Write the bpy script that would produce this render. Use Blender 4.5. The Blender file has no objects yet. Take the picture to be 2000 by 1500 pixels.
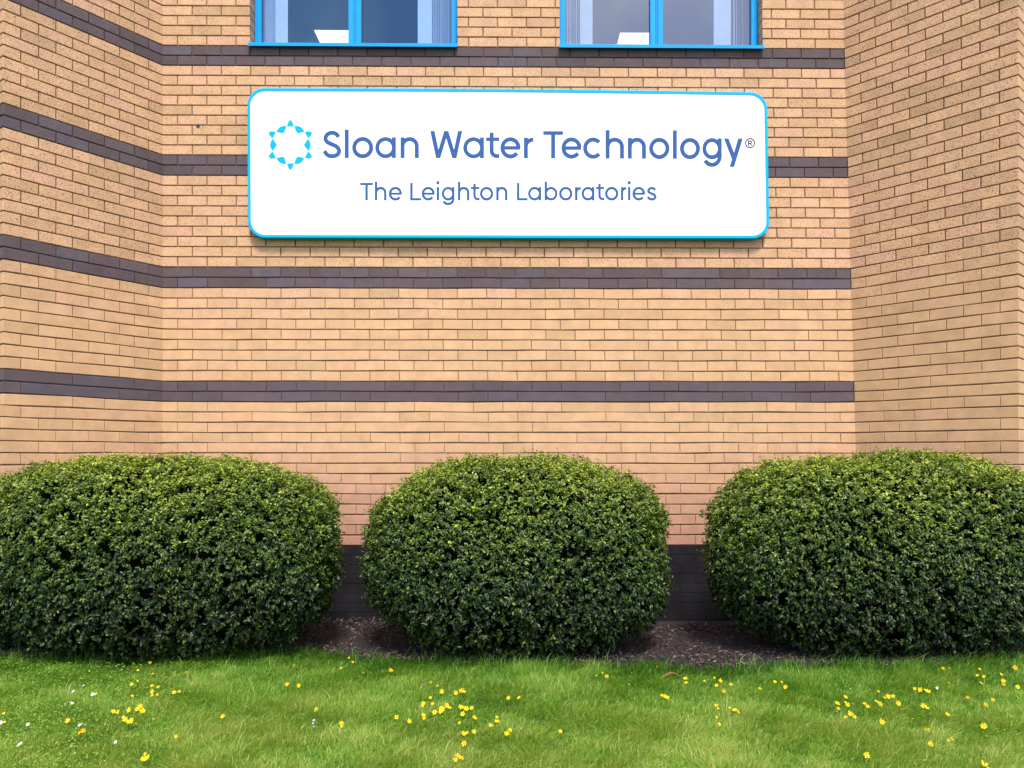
import bpy, bmesh, math, random
import numpy as np
from mathutils import Vector
R = math.radians
random.seed(7); rng = np.random.default_rng(11)
sc = bpy.context.scene
COL = sc.collection

# ------------------------------------------------------------------ camera
F = 1500.0; PX0 = 1015.0; HOR = 886.0; YAW = R(0.58); DW = 5.93; CZ = 1.30
cd = bpy.data.cameras.new('camera'); cam = bpy.data.objects.new('camera', cd); COL.objects.link(cam)
cam.location = (0, -DW, CZ); cam.rotation_euler = (R(90), 0, -YAW)
cd.sensor_width = 36; cd.lens = F/2000*36; cd.shift_x = (1000-PX0)/2000; cd.shift_y = (HOR-750)/2000
cd.clip_start = 0.05; cd.clip_end = 2000
sc.camera = cam

# ------------------------------------------------------------------ sky, sun, exposure
SUN_EL, SUN_AZ = 58, 9         # azimuth: degrees to the right of straight behind the camera
w = bpy.data.worlds.new('World'); sc.world = w; w.use_nodes = True
nt = w.node_tree; nt.nodes.clear()
sky = nt.nodes.new('ShaderNodeTexSky'); sky.sky_type = 'NISHITA'; sky.sun_disc = False
sky.sun_elevation = R(SUN_EL); sky.sun_rotation = R(180-SUN_AZ); sky.air_density = 1.0; sky.dust_density = 1.5
tc = nt.nodes.new('ShaderNodeTexCoord'); nz = nt.nodes.new('ShaderNodeTexNoise')
nz.inputs['Scale'].default_value = 5.5; nz.inputs['Detail'].default_value = 7; nz.inputs['Roughness'].default_value = .55
rp = nt.nodes.new('ShaderNodeValToRGB'); rp.color_ramp.elements[0].position = .46; rp.color_ramp.elements[1].position = .72
mx = nt.nodes.new('ShaderNodeMix'); mx.data_type = 'RGBA'
mx.inputs[7].default_value = (7.6, 7.7, 8.0, 1)
bg = nt.nodes.new('ShaderNodeBackground'); bg.inputs[1].default_value = 0.135
ow = nt.nodes.new('ShaderNodeOutputWorld')
nt.links.new(tc.outputs['Generated'], nz.inputs['Vector']); nt.links.new(nz.outputs[0], rp.inputs[0])
nt.links.new(rp.outputs[0], mx.inputs[0]); nt.links.new(sky.outputs[0], mx.inputs[6])
nt.links.new(mx.outputs[2], bg.inputs[0]); nt.links.new(bg.outputs[0], ow.inputs[0])
sd = bpy.data.lights.new('sun', 'SUN'); sun = bpy.data.objects.new('sun', sd); COL.objects.link(sun)
sd.energy = 2.5; sd.angle = R(12); sd.color = (1, .95, .87)
sv = Vector((math.sin(R(SUN_AZ))*math.cos(R(SUN_EL)), -math.cos(R(SUN_AZ))*math.cos(R(SUN_EL)), math.sin(R(SUN_EL))))
sun.rotation_euler = sv.to_track_quat('Z', 'Y').to_euler(); sun.location = (3, -8, 9)
sc.view_settings.view_transform = 'Standard'; sc.view_settings.look = 'None'
sc.view_settings.gamma = 1; sc.view_settings.exposure = 0.95

# ------------------------------------------------------------------ photo pixel -> place on a real plane
def ray(px, py):
    x, z = (px-PX0)/F, (HOR-py)/F
    return Vector((x*math.cos(YAW)+math.sin(YAW), math.cos(YAW)-x*math.sin(YAW), z))
def P(px, py, Y=0.0):
    r = ray(px, py); t = (Y+DW)/r.y
    return r.x*t, CZ+r.z*t
def G(px, py, z=0.0):
    r = ray(px, py); t = (z-CZ)/r.z
    return r.x*t, -DW+r.y*t
def proj(x, y, z):
    dx, dy = x, y+DW
    dep = dx*math.sin(YAW)+dy*math.cos(YAW); lat = dx*math.cos(YAW)-dy*math.sin(YAW)
    return PX0+F*lat/dep, HOR-F*(z-CZ)/dep

# ------------------------------------------------------------------ object helpers
def tag(o, label=None, cat=None, group=None, kind=None):
    for k, v in (('label', label), ('category', cat), ('group', group), ('kind', kind)):
        if v: o[k] = v
    return o
def empty(name, loc=(0, 0, 0)):
    o = bpy.data.objects.new(name, None); o.location = loc; o.empty_display_size = .1; COL.objects.link(o); return o
def link(name, me, parent=None):
    o = bpy.data.objects.new(name, me); COL.objects.link(o)
    if parent: o.parent = parent
    return o
def mesh(name, V, Fc, mats, parent=None, mi=None, smooth=False, off=(0, 0, 0)):
    me = bpy.data.meshes.new(name)
    if any(off): V = [(v[0]-off[0], v[1]-off[1], v[2]-off[2]) for v in V]
    me.from_pydata([tuple(v) for v in V], [], Fc)
    for m in (mats if isinstance(mats, (list, tuple)) else [mats]): me.materials.append(m)
    if mi is not None: me.polygons.foreach_set('material_index', mi)
    if smooth: me.polygons.foreach_set('use_smooth', [True]*len(me.polygons))
    me.update()
    return link(name, me, parent)
class MB:
    def __init__(s): s.V = []; s.F = []; s.M = []
    def add(s, V, Fc, m=0):
        b = len(s.V); s.V += [tuple(v) for v in V]; s.F += [tuple(b+i for i in f) for f in Fc]; s.M += [m]*len(Fc)
    def box(s, x0, x1, y0, y1, z0, z1, m=0, ch=0.0):
        if ch <= 0:
            V = [(x, y, z) for x in (x0, x1) for y in (y0, y1) for z in (z0, z1)]
            s.add(V, [(0, 1, 3, 2), (4, 6, 7, 5), (0, 4, 5, 1), (2, 3, 7, 6), (0, 2, 6, 4), (1, 5, 7, 3)], m); return
        bm = bmesh.new(); bmesh.ops.create_cube(bm, size=1)
        for v in bm.verts:
            v.co = Vector(((x0+x1)/2+v.co.x*(x1-x0), (y0+y1)/2+v.co.y*(y1-y0), (z0+z1)/2+v.co.z*(z1-z0)))
        bmesh.ops.bevel(bm, geom=bm.edges[:], offset=ch, segments=2, affect='EDGES')
        bm.verts.index_update()
        s.add([v.co[:] for v in bm.verts], [tuple(v.index for v in f.verts) for f in bm.faces], m); bm.free()
    def build(s, name, mats, parent=None, off=(0, 0, 0), smooth=False):
        return mesh(name, s.V, s.F, mats, parent, s.M, smooth, off)

# ------------------------------------------------------------------ materials
def newmat(name):
    m = bpy.data.materials.new(name); m.use_nodes = True
    t = m.node_tree; b = t.nodes['Principled BSDF']; return m, t, b
def N(t, typ, **kw):
    n = t.nodes.new('ShaderNode'+typ)
    for k, v in kw.items(): setattr(n, k, v)
    return n
def mixc(t, fac, a, b, blend='MIX'):
    n = N(t, 'Mix', data_type='RGBA', blend_type=blend)
    for sock, v in ((0, fac), (6, a), (7, b)):
        if hasattr(v, 'links') or isinstance(v, bpy.types.NodeSocket): t.links.new(v, n.inputs[sock])
        else: n.inputs[sock].default_value = v if sock == 0 else (*v, 1)
    return n.outputs[2]
def noise(t, scale, detail=3, rough=.5, coord='Object', stretch=None):
    c = N(t, 'TexCoord'); n = N(t, 'TexNoise'); n.inputs['Scale'].default_value = scale
    n.inputs['Detail'].default_value = detail; n.inputs['Roughness'].default_value = rough
    if stretch:
        mp = N(t, 'Mapping'); mp.inputs['Scale'].default_value = stretch
        t.links.new(c.outputs[coord], mp.inputs[0]); t.links.new(mp.outputs[0], n.inputs['Vector'])
    else: t.links.new(c.outputs[coord], n.inputs['Vector'])
    return n.outputs[0]
def ramp(t, val, stops, interp='LINEAR'):
    r = N(t, 'ValToRGB'); cr = r.color_ramp; cr.interpolation = interp
    while len(cr.elements) < len(stops): cr.elements.new(.5)
    for e, (p, c) in zip(cr.elements, stops):
        e.position = p; e.color = (*(c if isinstance(c, tuple) else (c, c, c)), 1)
    t.links.new(val, r.inputs[0]); return r.outputs[0]
def bump(t, b, h, strength=.3, dist=.002):
    n = N(t, 'Bump'); n.inputs['Strength'].default_value = strength; n.inputs['Distance'].default_value = dist
    t.links.new(h, n.inputs['Height']); t.links.new(n.outputs[0], b.inputs['Normal'])
def plain(name, col, rough=.5, metal=0, var=.08, spec=.5, scale=8):
    m, t, b = newmat(name)
    lo = tuple(c*(1-var) for c in col); hi = tuple(min(1, c*(1+var)) for c in col)
    t.links.new(ramp(t, noise(t, scale, 5, .6), [(.3, lo), (.7, hi)]), b.inputs['Base Color'])
    b.inputs['Roughness'].default_value = rough; b.inputs['Metallic'].default_value = metal
    b.inputs['Specular IOR Level'].default_value = spec
    return m

def brick_mat(name, stops, speck, speck_amt, lower=None, mean=None):
    m, t, b = newmat(name)
    g = N(t, 'NewGeometry')
    col = ramp(t, g.outputs['Random Per Island'], stops)
    tq = N(t, 'TexCoord'); sq = N(t, 'SeparateXYZ'); t.links.new(tq.outputs['Object'], sq.inputs[0])
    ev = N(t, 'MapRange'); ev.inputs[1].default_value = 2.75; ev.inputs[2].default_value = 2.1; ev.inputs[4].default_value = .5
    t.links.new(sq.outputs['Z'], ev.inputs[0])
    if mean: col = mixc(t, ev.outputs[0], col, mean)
    # per brick cloudiness
    cl = ramp(t, noise(t, 9, 4, .6), [(.3, .86), (.7, 1.08)])
    col = mixc(t, 1.0, col, cl, 'MULTIPLY')
    wv = ramp(t, noise(t, .9, 3, .6), [(.3, (.93, .95, .93)), (.7, (1.04, 1.02, 1.02))])
    col = mixc(t, 1.0, col, wv, 'MULTIPLY')
    tc_ = N(t, 'TexCoord'); sp = N(t, 'SeparateXYZ'); t.links.new(tc_.outputs['Object'], sp.inputs[0])
    # speckled face on the upper courses, smoother bricks lower down
    up = N(t, 'MapRange'); up.inputs[1].default_value = 2.25; up.inputs[2].default_value = 2.8
    t.links.new(sp.outputs['Z'], up.inputs[0])
    s = ramp(t, noise(t, 150, 3, .6), [(.37, 1.0), (.45, 0.0)])
    mu = N(t, 'Math', operation='MULTIPLY'); t.links.new(s, mu.inputs[0])
    mr = N(t, 'MapRange'); mr.inputs[3].default_value = .12; mr.inputs[4].default_value = speck_amt
    t.links.new(up.outputs[0], mr.inputs[0]); t.links.new(mr.outputs[0], mu.inputs[1])
    col = mixc(t, mu.outputs[0], col, speck)
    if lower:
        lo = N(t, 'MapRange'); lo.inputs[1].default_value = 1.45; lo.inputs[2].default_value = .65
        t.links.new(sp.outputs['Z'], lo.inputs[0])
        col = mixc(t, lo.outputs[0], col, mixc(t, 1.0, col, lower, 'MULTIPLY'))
    t.links.new(col, b.inputs['Base Color'])
    b.inputs['Roughness'].default_value = .85; b.inputs['Specular IOR Level'].default_value = .25
    bump(t, b, noise(t, 160, 4, .6), .5, .0025)
    return m
M = {}
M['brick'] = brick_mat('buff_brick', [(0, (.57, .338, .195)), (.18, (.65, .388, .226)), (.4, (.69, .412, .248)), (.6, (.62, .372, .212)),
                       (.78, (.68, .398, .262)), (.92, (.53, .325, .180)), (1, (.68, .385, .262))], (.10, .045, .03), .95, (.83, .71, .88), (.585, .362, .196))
M['band'] = brick_mat('purple_brick', [(0, (.110, .078, .088)), (.3, (.130, .093, .103)), (.5, (.122, .100, .132)), (.6, (.108, .072, .076)),
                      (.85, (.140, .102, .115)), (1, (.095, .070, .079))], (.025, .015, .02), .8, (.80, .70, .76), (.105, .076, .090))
m, t, b = newmat('mortar')
t.links.new(ramp(t, noise(t, 30, 4), [(.3, (.17, .10, .055)), (.7, (.26, .165, .09))]), b.inputs['Base Color'])
b.inputs['Roughness'].default_value = .95; bump(t, b, noise(t, 300, 3), .5, .001); M['mortar'] = m
m, t, b = newmat('plinth_brick')
tcx = N(t, 'TexCoord')
t.links.new(ramp(t, noise(t, 6, 5, .6), [(.3, (.010, .009, .012)), (.7, (.022, .020, .025))]), b.inputs['Base Color'])
b.inputs['Roughness'].default_value = .9; b.inputs['Specular IOR Level'].default_value = .15; bump(t, b, noise(t, 90, 4), .4, .002); M['plinth'] = m
m, t, b = newmat('dark_mortar')
t.links.new(ramp(t, noise(t, 30, 4), [(.3, (.065, .045, .05)), (.7, (.12, .085, .085))]), b.inputs['Base Color'])
b.inputs['Roughness'].default_value = .95; M['mortard'] = m
M['white'] = plain('sign_white', (.86, .86, .87), .35, var=.012)
M['cyan'] = plain('sign_cyan', (.0, .40, .73), .5, var=.02, spec=.1)
M['ink'] = plain('sign_blue_lettering', (.036, .100, .31), .6, var=.03, spec=.1)
M['inkdark'] = plain('sign_grey_lettering', (.015, .02, .04), .6, var=.03, spec=.1)
M['seam'] = plain('sign_seam', (.62, .62, .66), .5, var=.03)
M['blue'] = plain('blue_painted_frame', (.0, .30, .72), .4, var=.06, scale=14, spec=.25)
M['gasket'] = plain('black_gasket', (.02, .02, .025), .6)
M['room'] = plain('room_paint', (.05, .055, .065), .8)
M['blind'] = plain('blind_fabric', (.70, .72, .74), .7, var=.06, scale=20)
M['roof'] = plain('roof_membrane', (.15, .15, .16), .9)
m, t, b = newmat('lit_panel'); b.inputs['Base Color'].default_value = (.8, .8, .8, 1)
b.inputs['Emission Color'].default_value = (1, .82, .70, 1); b.inputs['Emission Strength'].default_value = .95; M['lamp'] = m
def glass(name, tint, refl, rtint):
    m, t, b = newmat(name); t.nodes.remove(b)
    tr = N(t, 'BsdfTransparent'); tr.inputs[0].default_value = (*tint, 1)
    gl = N(t, 'BsdfGlossy'); gl.inputs['Roughness'].default_value = .02; gl.inputs['Color'].default_value = (*rtint, 1)
    ms = N(t, 'MixShader'); ms.inputs[0].default_value = refl
    t.links.new(tr.outputs[0], ms.inputs[1]); t.links.new(gl.outputs[0], ms.inputs[2])
    t.links.new(ms.outputs[0], t.nodes['Material Output'].inputs[0]); return m
M['glass_a'] = glass('tinted_blue_glass', (.66, .78, .98), .15, (.30, .58, 1.0))
M['glass_b'] = glass('tinted_grey_glass', (.64, .72, .84), .24, (.74, .80, .95))

# ------------------------------------------------------------------ plan of the brick building
XL, _ = P(318, 400)
def xr(z):                      # right inner corner leans a little, as in the photo
    for_y = HOR-(z-CZ)*253
    f = max(0.0, min(1.0, (for_y-40)/900.0))
    return P(1647+26*f, for_y)[0]
LL, LR = 1.087, 1.13     # lengths of the two angled side walls
def solve(x0, sgn, target):
    L_ = LL if sgn < 0 else LR
    lo, hi = R(30), R(70)
    for _ in range(50):
        a = (lo+hi)/2; x = x0+sgn*L_*math.cos(a); y = -L_*math.sin(a)
        p = proj(x, y, 2)[0]; out = (p-target)*sgn
        if out > 0: lo = a
        else: hi = a
    return a
aL = solve(XL, -1, 5); XR0 = xr(2.6); aR = solve(XR0, 1, 1990)
CLp = (XL-LL*math.cos(aL), -LL*math.sin(aL)); CRp = (XR0+LR*math.cos(aR), -LR*math.sin(aR))
RB = 12
PLp = (CLp[0]-.225*RB*math.sin(aL), CLp[1]+.225*RB*math.cos(aL))
PRp = (CRp[0]+.225*RB*math.sin(aR), CRp[1]+.225*RB*math.cos(aR))
KN = [-5-RB, -5, 0, 23.5, 28.5, 28.5+RB]
def plan(z): return [PLp, CLp, (XL, 0), (xr(z), 0), CRp, PRp]
_cache = {}
def frames(z):
    k = round(z, 4)
    if k in _cache: return _cache[k]
    p = plan(z); nr = []
    for i in range(5):
        tx, ty = p[i+1][0]-p[i][0], p[i+1][1]-p[i][1]; L = math.hypot(tx, ty); nr.append((ty/L, -tx/L))
    kn = []
    for i in range(6):
        if i == 0: kn.append(nr[0])
        elif i == 5: kn.append(nr[4])
        else:
            a, b_ = nr[i-1], nr[i]; s = (a[0]+b_[0], a[1]+b_[1]); q = 2/(s[0]**2+s[1]**2); kn.append((s[0]*q, s[1]*q))
    _cache[k] = (p, nr, kn); return _cache[k]
def pos(u, d, z):
    p, nr, kn = frames(z)
    for i in range(6):
        if abs(u-KN[i]) < 1e-6: return (p[i][0]+kn[i][0]*d, p[i][1]+kn[i][1]*d, z)
    i = max(j for j in range(5) if u >= KN[j] or j == 0)
    f = (u-KN[i])/(KN[i+1]-KN[i])
    return (p[i][0]*(1-f)+p[i+1][0]*f+nr[i][0]*d, p[i][1]*(1-f)+p[i+1][1]*f+nr[i][1]*d, z)
def U_of_x(x, z=4.7): return (x-XL)/(xr(z)-XL)*23.5

zpx = lambda y: CZ+(HOR-y)/253.0
# course bottoms/tops
B1, B2, B3, B4, PL = zpx(92), zpx(305), zpx(523), zpx(745), zpx(1065)
rows = []
def zone(ztop, zbot, n, band_first):
    h = (ztop-zbot)/n
    for i in range(n): rows.append((ztop-(i+1)*h, ztop-i*h, band_first is not None and i < 2 and band_first or None))
ZTOP = B1+.0765*30
zone(ZTOP, B1, 30, None)
zone(B1, B2, 11, 1); zone(B2, B3, 11, 2); zone(B3, B4, 11, 3); zone(B4, PL, 16, 4)

# window openings on the front wall (front edges read from the photo)
WIN = []
for (l, r) in ((488, 893), (1093, 1489)):
    WIN.append((P(l, 40)[0], P(r, 40)[0], B1, B1+1.30))

GAPU = .009/.225
def brick(mb, u0, u1, z0, z1, back=.02, jit=0.0, m=0, wob=0.0):
    ch = .0022; cu = ch/.225
    us = [u0, u0+cu]+[k for k in KN if u0+cu < k < u1-cu]+[u1-cu, u1]
    V = []
    for i, u in enumerate(us):
        end = i in (0, len(us)-1)
        f = -ch if end else 0.0
        dz = wob*math.sin(u*2.1+z0*9)+wob*.6*math.sin(u*5.3+z0*23)
        for (d, z) in ((-back, z0), (-ch, z0), (f, z0+ch), (f, z1-ch), (-ch, z1), (-back, z1)):
            V.append(pos(u, d+jit, z+dz))
    n = len(us); Fc = []
    for i in range(n-1):
        for j in range(5): Fc.append((i*6+j, (i+1)*6+j, (i+1)*6+j+1, i*6+j+1))
    Fc.append(tuple(range(6))); Fc.append(tuple((n-1)*6+5-k for k in range(6)))
    mb.add(V, Fc, m)

building = tag(empty('office_building', (0, 0, 0)), 'buff brick office building with purple brick bands and angled side bays', 'building')
wall = MB(); bands = {1: MB(), 2: MB(), 3: MB(), 4: MB()}
for ri, (z0, z1, bd) in enumerate(rows):
    odd = ri % 2
    js = [-5-RB]
    if odd: js += [x for x in range(-4-RB, 0)]+[.5+i for i in range(23)]+[24+i for i in range(0, RB+5)]
    else: js += [-5-RB+.5+i for i in range(RB+5)]+[1+i for i in range(23)]+[24.5+i for i in range(0, RB+4)]
    js.append(28.5+RB); js = sorted(set(js))
    # lower down neighbouring bricks read as long runs with no visible upright joint
    zc = (z0+z1)/2
    pm = 0.0 if zc > B3 else (.12 if zc > B4 else .3)
    if bd == 4: pm = .4
    keep = [js[0]]
    for a in js[1:-1]:
        if random.random() < pm and a-keep[-1] < 3 and not (abs(a-.5) < .01): continue
        keep.append(a)
    keep.append(js[-1])
    wob = 0 if zc > B3 else (.0016 if zc > B4 else .0024)
    for a, c in zip(keep[:-1], keep[1:]):
        gp = GAPU if zc > B3+.0 else (GAPU*.55 if zc > B4 else GAPU*.35)
        u0, u1 = a+gp/2, c-gp/2
        segs = [(u0, u1, False)]
        for (wx0, wx1, wz0, wz1) in WIN:
            if z0 > wz0-.01 and z1 < wz1+.01:
                ua, ub = U_of_x(wx0), U_of_x(wx1); ns = []
                for (s0, s1, fl) in segs:
                    if s1 <= ua or s0 >= ub: 
                        ns.append((s0, s1, fl or abs(s1-ua) < .05 or abs(s0-ub) < .05)); continue
                    if s0 < ua-.04: ns.append((s0, ua, True))
                    if s1 > ub+.04: ns.append((ub, s1, True))
                segs = ns
        for (s0, s1, deep) in segs:
            isb = bd and s0 < 23.45
            j = random.uniform(-.0012, .0012)
            if isb and s1 > 23.5: # the purple band stops at the inner corner
                brick(bands[bd], s0, 23.5-.012, z0+.0045, z1-.0045, .02, j, 0, wob)
                brick(wall, 23.5+.012, s1, z0+.0045, z1-.0045, .02, j, 0, wob)
                continue
            brick(bands[bd] if isb else wall, s0, s1, z0+.0045, z1-.0045, .125 if deep else .02, j, 0, wob)
# mortar sheet behind the brick faces, with the window openings left out
md = -.0085
BZ = [(b_-2*h_, 2*h_) for b_, h_ in ((B1, (B1-B2)/11), (B2, (B2-B3)/11), (B3, (B3-B4)/11), (B4, (B4-PL)/16))]
zs = sorted({PL-.01, ZTOP}|{round(v, 5) for b_, hb_ in BZ for v in (b_, b_+hb_) if abs(v-B1) > .001}|{v for w_ in WIN for v in w_[2:]}|{PL+.3*i for i in range(1, 21) if PL+.3*i < ZTOP})
us = sorted(set(KN)|{U_of_x(v) for w_ in WIN for v in w_[:2]})
for za, zb in zip(zs[:-1], zs[1:]):
    for ua, ub in zip(us[:-1], us[1:]):
        um, zm = (ua+ub)/2, (za+zb)/2
        if any(U_of_x(w_[0]) < um < U_of_x(w_[1]) and w_[2] < zm < w_[3] for w_ in WIN): continue
        inb = ub < 23.6 and any(b_-.001 < zm < b_+.001+hb_ for b_, hb_ in BZ)
        wall.add([pos(ua, md, za), pos(ub, md, za), pos(ub, md, zb), pos(ua, md, zb)], [(0, 1, 2, 3)], 2 if inb else 1)
for (wx0, wx1, wz0, wz1) in WIN:    # mortar in the reveals and the ledge under the sill
    for x, s in ((wx0-.004, 1), (wx1+.004, -1)):
        wall.add([(x, -md, wz0), (x, .14, wz0), (x, .14, wz1), (x, -md, wz1)], [(0, 1, 2, 3)], 1)
    wall.add([(wx0, -md, wz1), (wx1, -md, wz1), (wx1, .14, wz1), (wx0, .14, wz1)], [(0, 1, 2, 3)], 1)
    wall.add([(wx0-.01, -md, wz0-.004), (wx1+.01, -md, wz0-.004), (wx1+.01, .14, wz0-.004), (wx0-.01, .14, wz0-.004)], [(0, 1, 2, 3)], 1)
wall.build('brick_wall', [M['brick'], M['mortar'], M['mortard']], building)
for k in (1, 2, 3, 4): bands[k].build('purple_brick_band', M['band'], building)
# plinth: engineering brick courses, nearly black
pl = MB()
h = (PL-.0)/8
for i in range(8):
    o_ = .5*(i % 2)
    js = [-5-RB]+[a+o_ for a in range(-4-RB, 28+RB)]+[28.5+RB]
    for a, c in zip(js[:-1], js[1:]):
        if c-a > .1: brick(pl, a+.006, c-.006, i*h+.0012, (i+1)*h-.0012, .02, .004, 0)
pl.add([pos(k, .001, -.05) for k in KN]+[pos(k, .001, PL-.002) for k in KN], [(i, i+1, i+7, i+6) for i in range(5)])
pl.build('plinth', M['plinth'], building)
# small drilled hole with a chipped rim, left of the sign
hx, hz = P(387, 246)
hb = MB(); n = 14
hb.add([(hx+.015*math.cos(2*math.pi*i/n)*(1+.25*math.sin(i*2.3)), -.0035, hz+.015*math.sin(2*math.pi*i/n)) for i in range(n)], [tuple(range(n))])
hb.build('drilled_hole', M['gasket'], building)
# room behind the windows and a roof
rm = MB(); CEIL = CZ+4.62
rx0, rx1, ry0, ry1, rz0 = -3.0, 3.0, .16, 6.0, 3.55
rm.add([(rx0, ry0, rz0), (rx1, ry0, rz0), (rx1, ry1, rz0), (rx0, ry1, rz0)], [(0, 1, 2, 3)])
rm.add([(rx0, ry0, CEIL), (rx1, ry0, CEIL), (rx1, ry1, CEIL), (rx0, ry1, CEIL)], [(3, 2, 1, 0)])
rm.add([(rx0, ry1, rz0), (rx1, ry1, rz0), (rx1, ry1, CEIL), (rx0, ry1, CEIL)], [(0, 1, 2, 3)])
for x in (rx0, rx1, (WIN[0][1]+WIN[1][0])/2): rm.add([(x, ry0, rz0), (x, ry1, rz0), (x, ry1, CEIL), (x, ry0, CEIL)], [(0, 1, 2, 3)])
# inner face of the front wall around the openings
xs = [rx0]+[v for w_ in WIN for v in (w_[0]-.003, w_[1]+.003)]+[rx1]
for i in range(5):
    if i in (1, 3):
        rm.add([(xs[i], ry0-.01, rz0), (xs[i+1], ry0-.01, rz0), (xs[i+1], ry0-.01, B1-.005), (xs[i], ry0-.01, B1-.005)], [(0, 1, 2, 3)])
    else:
        rm.add([(xs[i], ry0-.01, rz0), (xs[i+1], ry0-.01, rz0), (xs[i+1], ry0-.01, CEIL), (xs[i], ry0-.01, CEIL)], [(0, 1, 2, 3)])
rm.build('interior_room', M['room'], building)
rf = MB(); rp_ = [pos(k, .12, ZTOP+.002) for k in KN]; back = [(PRp[0], 7, ZTOP+.002), (PLp[0], 7, ZTOP+.002)]
base = rp_+back; top = [(x, y, z+.25) for x, y, z in base]; n = len(base)
rf.add(base+top, [tuple(reversed(range(n))), tuple(range(n, 2*n))]+[(i, (i+1) % n, (i+1) % n+n, i+n) for i in range(n)])
rf.build('roof', M['roof'], building)

# ------------------------------------------------------------------ windows
for wi, (x0, x1, z0, z1) in enumerate(WIN):
    fy0, fy1 = .105, .155
    e = .003
    f = MB(); jw = .05
    zb = z0+.012; fl = x0+e; fr = x1-e
    cx = (P(693, 40, .1)[0] if wi == 0 else P(1282.5, 40, .1)[0])
    f.box(fl, fl+jw, fy0, fy1, zb, z1-e, 0, .004); f.box(fr-jw, fr, fy0, fy1, zb, z1-e, 0, .004)
    f.box(fl+jw, fr-jw, fy0+.003, fy1, zb, zb+.032, 0, .003); f.box(fl+jw, fr-jw, fy0+.003, fy1, z1-e-.05, z1-e, 0, .003)
    # double mullion: two stiles with a groove and raised beads
    f.box(cx-.050, cx-.008, fy0-.006, fy1, zb, z1-e-.01, 0, .005); f.box(cx+.008, cx+.050, fy0-.006, fy1, zb, z1-e-.01, 0, .005)
    f.box(cx-.009, cx+.009, fy0+.008, fy1, zb, z1-e-.01, 0, .001)
    f.box(cx-.004, cx+.004, fy0-.001, fy0+.02, zb, z1-e-.01, 0, .001)
    # outer beads along the jambs
    f.box(fl+.012, fl+.018, fy0-.004, fy0+.01, zb, z1-e, 0, .001); f.box(fr-.018, fr-.012, fy0-.004, fy0+.01, zb, z1-e, 0, .001)
    wobj = f.build('window', M['blue'], building)
    for side in (0, 1):
        a, c = (fl+jw, cx-.05) if side == 0 else (cx+.05, fr-jw)
        g = MB(); g.add([(a-.004, fy0+.028, zb+.028), (c+.004, fy0+.028, zb+.028), (c+.004, fy0+.028, z1-.05), (a-.004, fy0+.028, z1-.05)], [(0, 1, 2, 3)])
        g.build('pane', M['glass_a'] if wi == 0 else M['glass_b'], wobj)
        k = MB(); gw = .004; y = fy0+.022
        for bx in ((a, a+gw, zb+.032, z1-.053), (c-gw, c, zb+.032, z1-.053), (a+gw, c-gw, zb+.032, zb+.036)):
            k.box(bx[0], bx[1], y, y+.005, bx[2], bx[3])
        k.build('gasket', M['gasket'], wobj)
    s = MB()   # pressed metal sill with a drip edge
    sx0, sx1 = x0-.006, x1+.006
    prof = [(.12, z0+.020), (-.030, z0+.010), (-.036, z0+.006), (-.036, z0-.018), (-.033, z0-.018), (-.033, z0+.002), (.12, z0+.004)]
    V = [(sx0, y, z) for y, z in prof]+[(sx1, y, z) for y, z in prof]; q = len(prof)
    s.add(V, [(i, (i+1) % q, (i+1) % q+q, i+q) for i in range(q)]+[tuple(reversed(range(q))), tuple(range(q, 2*q))])
    s.build('sill', M['blue'], wobj)
    # gathered vertical blinds hanging inside, one stack at each side
    names = [('pale vertical blind gathered at the left edge of the left window', 'pale vertical blind gathered at the right edge of the left window'),
             ('pale vertical blind gathered at the left edge of the right window', 'bluish vertical blind gathered at the right edge of the right window')][wi]
    spans = [((509, 563), (816, 877)), ((1105, 1157), (1394, 1466))][wi]
    for si, (pa, pb) in enumerate(spans):
        ya = .24; xa, xb = P(pa-6 if si == 0 else pa, 40, ya)[0], P(pb if si == 0 else pb+6, 40, ya)[0]
        root = tag(empty('vertical_blind', (xa, ya, z1+.02)), names[si], 'blind', 'vertical blinds inside the office windows')
        nsl = 8; wdt = xb-xa
        mbk = MB()
        flatw = wdt*.42
        fx0, fx1 = (xb-flatw, xb) if si == 0 else (xa, xa+flatw)
        sl = MB()
        sl.add([(fx0, ya, z0-.25), (fx1, ya-.012, z0-.25), (fx1, ya-.012, z1), (fx0, ya, z1)], [(0, 1, 2, 3)])
        o = sl.build('slat', M['blind'], root, (xa, ya, z1+.02))
        rem0, rem1 = (xa, xb-flatw) if si == 0 else (xa+flatw, xb)
        for i in range(nsl):
            sl = MB(); xx = rem0+(rem1-rem0)*(i+.1)/nsl; ww = (rem1-rem0)/nsl*.80; dy = .02+.03*random.random()
            sl.add([(xx, ya+.01, z0-.25), (xx+ww, ya+.01+dy, z0-.25), (xx+ww, ya+.01+dy, z1), (xx, ya+.01, z1)], [(0, 1, 2, 3)])
            sl.build('slat', M['blind'], root, (xa, ya, z1+.02))
        hb = MB(); hb.box(min(xa, x0), max(xb, xa+.1), ya-.02, ya+.03, z1, z1+.03, 0, .003)
        hb.build('head_rail', M['blind'], root, (xa, ya, z1+.02))
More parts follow.
